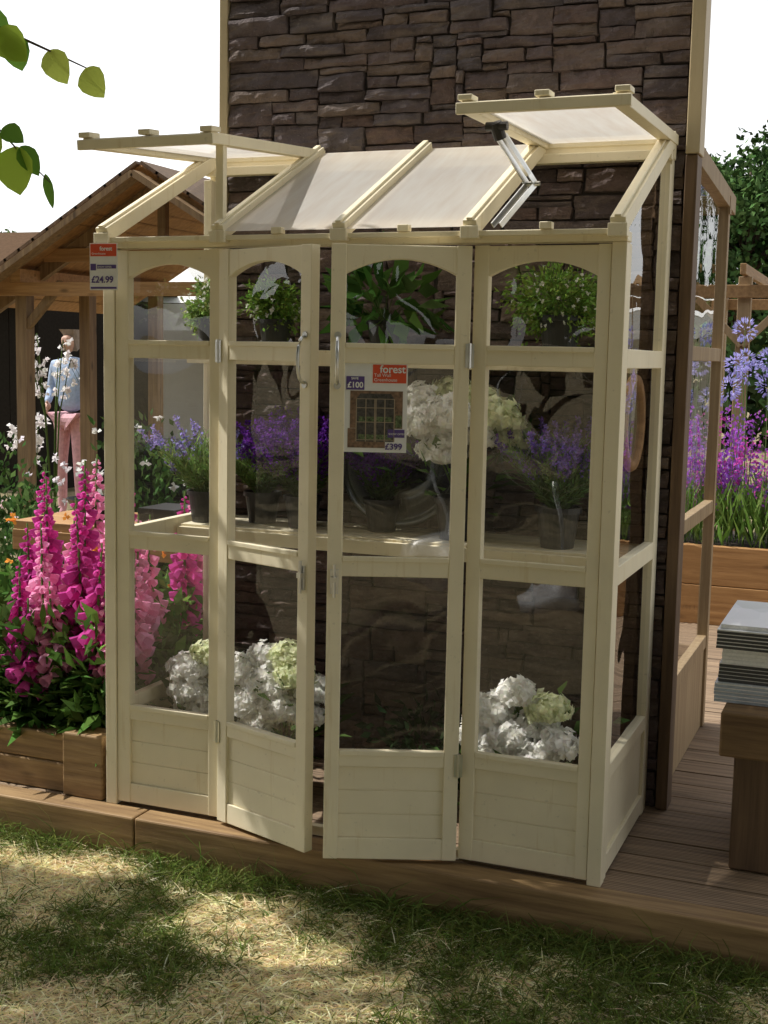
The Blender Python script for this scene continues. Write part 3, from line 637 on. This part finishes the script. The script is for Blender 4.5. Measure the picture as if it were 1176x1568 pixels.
# visitor in the background
px,py=-5.02,6.6
pr=empty('person',(px,py,0))
def body(name,pts,edges,rad,m,par):
    me=bpy.data.meshes.new(name); me.from_pydata(pts,edges,[]); me.update(); o=link(name,me,par,[m])
    sk_=o.modifiers.new('skin','SKIN'); sv_=me.skin_vertices[0].data
    for i,r in enumerate(rad): sv_[i].radius=(r,r) if not isinstance(r,tuple) else r
    sv_[0].use_root=True; ss=o.modifiers.new('sub','SUBSURF'); ss.levels=2; ss.render_levels=2; return o
shirt=simple('pale_blue_shirt',(.38,.48,.66),.8); skin=simple('skin',(.55,.33,.24),.6); jeans=simple('pink_trousers',(.62,.34,.38),.8); hair=simple('grey_hair',(.25,.2,.16),.8)
body('torso',[(px,py,.88),(px,py,1.10),(px,py,1.32),(px-.17,py,1.34),(px-.22,py+.0,1.10),(px-.16,py-.14,.98),(px+.17,py,1.34),(px+.22,py,1.10),(px+.20,py-.08,.90),(px,py,1.42)],[(0,1),(1,2),(2,3),(3,4),(4,5),(2,6),(6,7),(7,8),(2,9)],[(.15,.11),(.14,.10),(.15,.10),.055,.043,.034,.055,.043,.034,.05],shirt,pr)
body('legs',[(px,py,.90),(px-.09,py,.82),(px-.10,py-.02,.42),(px-.10,py,-.03),(px-.10,py-.14,-.09),(px+.09,py,.82),(px+.10,py-.02,.42),(px+.10,py,-.03),(px+.10,py-.14,-.09)],[(0,1),(1,2),(2,3),(3,4),(0,5),(5,6),(6,7),(7,8)],[(.15,.11),.09,.06,.042,.035,.09,.06,.042,.035],jeans,pr)
body('head',[(px,py,1.44),(px,py-.015,1.53),(px,py-.01,1.62),(px,py-.10,1.55)],[(0,1),(1,2),(1,3)],[.045,(.075,.085),(.07,.08),.012],skin,pr)
body('hair',[(px,py+.02,1.58),(px,py+.02,1.65),(px,py+.06,1.52)],[(0,1),(0,2)],[(.08,.085),(.065,.07),.06],hair,pr)
for sx_ in (-1,1):
    hx,hy,hz=(px-.15,py-.15,.97) if sx_<0 else (px+.20,py-.09,.88)
    dv=Vector((.5,-.8,-.3)).normalized() if sx_<0 else Vector((0,-.15,-1)).normalized(); sdv=dv.cross(Vector((0,1,.3))).normalized()
    b=MB(); o_=Vector((hx,hy,hz)); b.tube([o_,o_+dv*.04,o_+dv*.09],[.022,.034,.030],8)
    for q,L_ in ((-1.5,.065),(-.5,.078),(.5,.075),(1.5,.058)): 
        p_=o_+dv*.085+sdv*q*.016; b.tube([p_,p_+dv*L_*.6,p_+dv*L_-Vector((0,0,.01))],[.009,.008,.006],6)
    p_=o_+dv*.03+sdv*.03; b.tube([p_,p_+dv*.035+sdv*.02,p_+dv*.06+sdv*.022],[.011,.009,.007],6)
    b.obj('hand_%s'%('left' if sx_<0 else 'right'),[skin],pr,smooth=True)

# ------------------------------------------------------------------ right: planter, pergola
rp_=empty('raised_flower_bed',(2,4.2,0)); b=MB()
for i in range(2): b.box(.6,5.0,3.87+.002*i,3.93,.0+i*.226,.222+i*.226)
b.box(.6,.66,3.93,5,0,.44); b.obj('boards',[M_orange],rp_,.004); b=MB(); b.box(.66,5,3.93,5,0,.40); b.obj('soil',[M_soil],rp_)
e=empty('bed_foliage'); n=2600
P=np.stack([R.uniform(.7,2.6,n),R.uniform(3.95,4.8,n),.40+R.uniform(0,.25,n)],1); a=R.uniform(0,6.28,n)
quads('strap_leaves',leaves(P,np.stack([np.cos(a)*.5,np.sin(a)*.5,np.ones(n)],1),R.uniform(.12,.28,n),R.uniform(.012,.024,n)),vary((.18,.30,.07),n,.4),M_leaf,e)
V=[];C=[];SV=[];SC=[]
for i in range(120):
    x,y=R.uniform(.75,2.6),R.uniform(4.0,4.8); t=R.randint(4); h=R.uniform(.75,1.25) if t==0 else R.uniform(.35,.80); z0=.42
    top=np.array([x+R.uniform(-.05,.05),y,z0+h]); SV.append(ribbons(np.array([[x,y,z0]]),top[None],.008)); SC.append(vary((.12,.2,.06),1))
    if t==0:
        k=90; d=unit(k); V.append(leaves(top+d*.05,d,.03,.014)); C.append(vary((.42,.40,.75),k,.2))
    else:
        k=90; P=np.array([x,y,z0])+(top-np.array([x,y,z0]))*R.uniform(.45,1.05,(k,1))+R.normal(size=(k,3))*.023; V.append(leaves(P,unit(k),.026,.019)); C.append(vary([(.42,.12,.58),(.62,.10,.46),(.36,.16,.62)][t-1],k,.3))
quads('stems',np.concatenate(SV),np.concatenate(SC),M_leaf,e); quads('blooms',np.concatenate(V),np.concatenate(C),M_petal,e)
pg=empty('pergola',(1.5,6.5,0)); b=MB()
for x in (1.10,2.9): b.box(x-.045,x+.045,5.955,6.045,GZ,2.08,1)
b.box(2.86,2.94,7.9,8.0,GZ,2.08,1); b.box(.66,.74,7.9,8.0,GZ,2.08,1)
b.box(.60,3.2,5.91,5.95,1.93,2.02,0); b.box(.6,3.2,8.005,8.045,1.93,2.02,0)
for x in (1.10,2.0,2.9): b.box(x-.02,x+.02,5.8,8.2,2.085,2.16,0)
b.beam((1.10,5.93,1.6),(.78,5.93,1.925),.05,.035,1,up=(0,1,0)); b.beam((1.10,5.93,1.6),(1.42,5.93,1.925),.05,.035,1,up=(0,1,0)); b.obj('structure',[M_timy,M_tan],pg,.004)

# ------------------------------------------------------------------ trees
def tree(name,loc,h,cr,n=9000,ls=.22,lc=(.042,.080,.026),crown0=.35,nc=46,seed=1,clump=.2,parent=None):
    rs=np.random.RandomState(seed); b=MB()
    b.tube([(0,0,0),(.05*h*.2,0,h*.3),(0,.02*h,h*.6),(0,0,h*.85)],[h*.028,h*.021,h*.014,h*.004],8)
    cen=[]
    for i in range(nc):
        d=rs.normal(size=3); d/=np.linalg.norm(d); r=rs.uniform(.45,.95); cen.append([d[0]*cr*r,d[1]*cr*r,h*(crown0+(1-crown0)*.5)+d[2]*h*(1-crown0)*.48*r])
    cen=np.array(cen)
    for c_ in cen[::2]:
        z=max(h*.25,c_[2]-cr*.5); b.tube([(0,0,z),(c_[0]*.5,c_[1]*.5,(z+c_[2])/2+.05*h),tuple(c_)],[h*.009,h*.006,h*.002],5)
    e=parent or empty(name,loc); loc=np.array(loc)
    b.v=[tuple(np.array(v)+loc) for v in b.v]; b.obj('trunk',[M_bark],e,smooth=True)
    k=rs.randint(0,len(cen),n); sz=rs.uniform(.6,1.25,len(cen)); tone=rs.uniform(.65,1.4,len(cen))
    P=cen[k]+rs.normal(size=(n,3))*cr*clump*sz[k][:,None]*np.array([1,1,.7])+loc
    C=vary(lc,n,.35)*tone[k][:,None]
    quads('crown',leaves(P,unit(n),ls*rs.uniform(.6,1.3,n),ls*.6*np.ones(n)),np.clip(C,0,1),M_far,e)
    return e
tree('oak_tree',(-1.6,30,GZ),7.5,2.5,20000,.19,seed=3,crown0=.12,nc=90,clump=.12,lc=(.060,.11,.036))
tree('oak_tree',(-3.3,31,GZ),7.2,2.3,12000,.20,seed=13,crown0=.12,nc=70,clump=.13)
tree('oak_tree',(.9,34,GZ),8.6,2.9,12000,.24,seed=8,crown0=.12,nc=60,clump=.16,lc=(.055,.10,.034))
tree('oak_tree',(3.6,33,GZ),8.6,3.4,9000,.24,seed=4,crown0=.15,nc=60,clump=.15)
tree('oak_tree',(-30.5,38,GZ),6.3,1.6,3000,.22,seed=5,crown0=.3,lc=(.10,.14,.06))
hd=empty('hedge'); n=14000
P=np.concatenate([np.stack([R.uniform(-28,-4,n//2),R.uniform(19,21,n//2),GZ+R.uniform(0,1,n//2)**.7*2.1],1),np.stack([R.uniform(-3,12,n//2),R.uniform(21,23,n//2),GZ+R.uniform(0,1,n//2)**.7*2.4],1)])
P[:,2]+=.25*np.sin(P[:,0]*1.3)+.15*np.sin(P[:,0]*3.1)
quads('leaves',leaves(P,unit(n),R.uniform(.2,.4,n),.22),vary((.06,.10,.035),n,.5),M_far,hd)
bushy('flowering_shrub',(-1.15,2.6,GZ),rad=.55,h=.75,n=2600,lc=(.12,.17,.05),ls=.07,fl=60,wp=False,fc=(.7,.68,.4))
bushy('flowering_shrub',(-2.4,2.4,GZ),rad=.6,h=.7,n=2600,lc=(.09,.16,.05),ls=.07,fl=60,wp=False,fc=(.8,.6,.65))
bushy('flowering_shrub',(-1.75,2.75,GZ),rad=.5,h=1.15,n=3000,lc=(.07,.13,.04),ls=.06,fl=130,wp=False,fc=(.85,.82,.80))
bushy('flowering_shrub',(-3.1,3.2,GZ),rad=.55,h=.95,n=2600,lc=(.07,.13,.04),ls=.06,fl=90,wp=False,fc=(.85,.80,.84))
be=empty('trees_behind_camera')  # unseen trees behind the camera, made tall to block sky and darken reflections
for i,(x,y) in enumerate([(-11,-13),(-6,-15),(-1,-13.5),(4,-15),(9,-13),(13,-8),(-15,-9)]):
    tree('t',(x,y,GZ),13,4.2,2600,.9,seed=20+i,crown0=.06,nc=60,clump=.2,parent=be)
# shade tree: trunk just outside the frame on the left, limbs reach over the lawn, an added crown overhead blocks sky
t=math.tan(el)
def up(gx,gy,h):
    k=(h-GZ)/t; return [gx-k*math.cos(az)-(-2.7),gy+k*math.sin(az)-(-1.3),h-GZ]
cen=[]
for gx in np.arange(.60,2.4,.12):
    for gy in np.arange(-.86,-.10,.12):
        if gy < -.16-(gx-.69)*.70: continue
        if R.uniform()<.10: continue
        cen.append(up(gx+R.uniform(-.04,.04),gy+R.uniform(-.03,.03),R.uniform(3.0,3.5)))
for gx,gy in [(.44,-.72),(.52,-.74),(.60,-.78),(.34,-.80),(-.10,-.48),(-.02,-.52),(0,-.70),(-.06,-.62),(.62,-.98),(.45,-.95),(.1,-.42),(-.3,-.45)]:
    for q in range(2): cen.append(up(gx+R.uniform(-.03,.03),gy+R.uniform(-.03,.03),3.0+.25*q))
cen=np.array(cen)
b=MB(); tl=Vector((-2.7,-1.3,GZ)); b.tube([tl,tl+Vector((.05,.05,1.5)),tl+Vector((.2,.2,2.6)),tl+Vector((.5,.4,3.6))],[.13,.11,.09,.04],10)
for c_ in cen[::2]: b.tube([tl+Vector((.2,.2,2.6)),tl+(Vector((.2,.2,2.6))+Vector(c_))/2+Vector((0,0,.15)),tl+Vector(c_)],[.02,.012,.004],5)
def twig(pts,rad): b.tube(pts,rad,6)
twig([tl+Vector((.1,.1,2.0)),Vector((-1.0,-1.5,2.5)),Vector((.1,-1.75,2.35)),Vector((.55,-1.62,2.10))],[.03,.018,.010,.006])
twig([(.55,-1.62,2.10),(.66,-1.58,2.03),(.76,-1.55,1.985),(.835,-1.52,1.95)],[.004,.003,.002,.001])
twig([(.50,-1.63,2.12),(.58,-1.62,1.95),(.68,-1.60,1.86),(.735,-1.585,1.80),(.775,-1.57,1.76)],[.004,.003,.002,.0015,.001])
te=empty('shade_tree',tl); b.obj('trunk_and_branches',[M_bark],te,smooth=True)
N6=26000; k=R.randint(0,len(cen),N6)
P=cen[k]+R.normal(size=(N6,3))*.060+np.array(tl)
quads('crown',leaves(P,unit(N6),R.uniform(.05,.09,N6),.055),vary((.09,.17,.03),N6,.35),M_leaf,te)
def broad(p,d,nrm_,L,w,col):
    p=Vector(p);d=Vector(d).normalized();s=d.cross(Vector(nrm_)).normalized();u=s.cross(d)
    prof=[(0,.05),(.06,.38),(.14,.70),(.32,1.0),(.55,.98),(.72,.76),(.85,.48),(.94,.2),(1,.0)]; vs=[];fs=[]
    for t_,ww in prof:
        c0=p+d*(L*t_)-u*(.12*L*t_*t_); ww*=(1+.06*math.sin(t_*40)); vs+=[c0-s*(w*ww/2)+u*w*.14*ww,c0,c0+s*(w*ww/2)+u*w*.14*ww]
    for i in range(len(prof)-1): k=i*3; fs+=[(k,k+1,k+4,k+3),(k+1,k+2,k+5,k+4)]
    return vs,fs,col
bl=MB()
G1=(.42,.60,.08);G2=(.16,.32,.05);G3=(.60,.72,.14)
for a_ in [((.62,-1.60,2.02),(.1,.1,-.9),(.2,-1,.3),.06,.05,G1),((.70,-1.57,2.01),(.2,.1,-.9),(.4,-1,.1),.05,.04,G2),((.63,-1.61,1.90),(.3,0,-.8),(-.2,-1,.2),.055,.04,G2),((.59,-1.62,1.96),(.1,0,-.8),(.2,-1,.2),.05,.04,G1),((.69,-1.6,1.85),(-.4,0,-.8),(.1,-1,.3),.06,.05,G1),((.64,-1.59,2.045),(.55,.2,-.55),(.3,-1,.3),.065,.055,G2),((.68,-1.58,2.02),(.6,.1,-.7),(.1,-1,.1),.06,.048,G1),((.76,-1.55,1.985),(.5,0,-.8),(.3,-1,.1),.055,.040,G3),((.82,-1.53,1.955),(.5,.0,-.7),(0,-1,.2),.05,.042,G3),
           ((.60,-1.61,2.06),(.2,.1,-1),(.1,-1,.0),.07,.05,G2),((.60,-1.61,1.93),(-.2,0,-1),(.2,-1,0),.05,.03,G2),((.68,-1.60,1.86),(-.1,0,-1),(0,-1,.1),.05,.035,G2),((.72,-1.59,1.82),(.0,.0,-1),(0,-1,.1),.068,.068,G1),((.765,-1.57,1.775),(.25,0,-1),(.6,-1,.1),.05,.014,G2),((.70,-1.6,1.85),(.7,0,-.4),(0,-1,.6),.04,.03,G2),((.66,-1.6,1.87),(-.6,0,-.8),(0,-1,.3),.07,.045,G2),((.73,-1.59,1.82),(.5,0,-.7),(.3,-1,.5),.05,.03,G2)]:
    v_,f_,c_=broad(a_[0],a_[1],a_[2],a_[3]*1.2,a_[4]*1.2,a_[5]); bl.add(v_,f_,0,c_)
bl.obj('near_leaves',[M_leaf],te,smooth=True)
cen2=np.stack([R.uniform(.6,6.0,150),R.uniform(-7.0,-1.7,150),R.uniform(3.9,6.2,150)],1); n=16000  # unseen crown above the camera, added to cut sky light on lawn and front
P=cen2[R.randint(0,150,n)]+R.normal(size=(n,3))*.36
quads('sky_blocking_crown',leaves(P,unit(n),R.uniform(.12,.2,n),.12),vary((.07,.13,.03),n,.35),M_far,te)
b=MB()
for c_ in cen2[::4]: b.tube([(-2.5,-1.1,2.4),(c_[0]*.4,c_[1]*.8,4.4),tuple(c_)],[.05,.03,.01],5)
b.obj('sky_blocking_branches',[M_bark],te,smooth=True)
# ------------------------------------------------------------------ dish, built ring reflection, sculptures added to reflect in the panes
tr_=empty('round_metal_tray',(.60,.62,.9)); b=MB(); T=Matrix.Translation((.60,.615,1.115))@Matrix.Rotation(math.radians(80),4,'X')
b.lathe((0,0,0),[(.001,0),(.09,.0),(.10,.008),(.11,.0),(.165,.004),(.19,.022),(.215,.026),(.222,.020),(.20,.0),(.17,-.008),(.001,-.008)],40,0,T)
b.obj('dish',[simple('dark_glazed_metal',(.13,.145,.16),.22,.9,.2)],tr_,smooth=True)
rm=empty('ring_reflection',(1.405,.42,1.29)); T=Matrix.Translation((1.412,.42,1.29))@Matrix.Rotation(math.radians(90),4,'Y')  # solid ring and disc added in place of a reflection in the side glass
b=MB(); b.lathe((0,0,0),[(.112,0),(.118,.012),(.142,.014),(.150,.0),(.142,-.008),(.112,-.006),(.112,0)],40,0,T); b.obj('rim',[M_orange],rm,smooth=True)
b=MB(); b.lathe((0,0,0),[(.0005,.002),(.113,.002)],40,0,T); b.obj('reflection_disc',[simple('reflection_silver',(.62,.63,.63),.03,1,.02)],rm)
def reflection_ribbons(c,sc,ph):  # unseen, added behind the camera to give the panes curved reflections
    e=empty('steel_reflection_ribbons',c); b=MB()
    for r_,tilt,w in ((.62,.3,.07),(.45,-.4,.06),(.80,.9,.05)):
        N_=48; vs=[];fs=[]
        for i in range(N_+1):
            a=ph+5.2*i/N_; rr=r_*sc*(.55+.45*i/N_); p=Vector((math.cos(a)*rr,math.sin(a)*rr*math.sin(tilt)*.8,math.sin(a)*rr*math.cos(tilt)))+Vector(c)+Vector((0,0,1.25))
            o_=Vector((math.sin(a*.5)*.5,1,.2)).normalized()*w*.5; vs+=[p-o_,p+o_]
        for i in range(N_): fs.append((2*i,2*i+1,2*i+3,2*i+2))
        b.add(vs,fs)
    b.box(c[0]-.15,c[0]+.15,c[1]-.15,c[1]+.15,GZ,GZ+.2); b.tube([(c[0],c[1],GZ+.2),(c[0],c[1],.8)],.03,10)
    b.obj('ribbons',[simple('polished_pale_metal',(.80,.80,.78),.3,.35,.05)],e,smooth=True)
reflection_ribbons((.15,-4.6,GZ),1.0,.4); reflection_ribbons((3.5,-5.6,GZ),1.1,2.0)
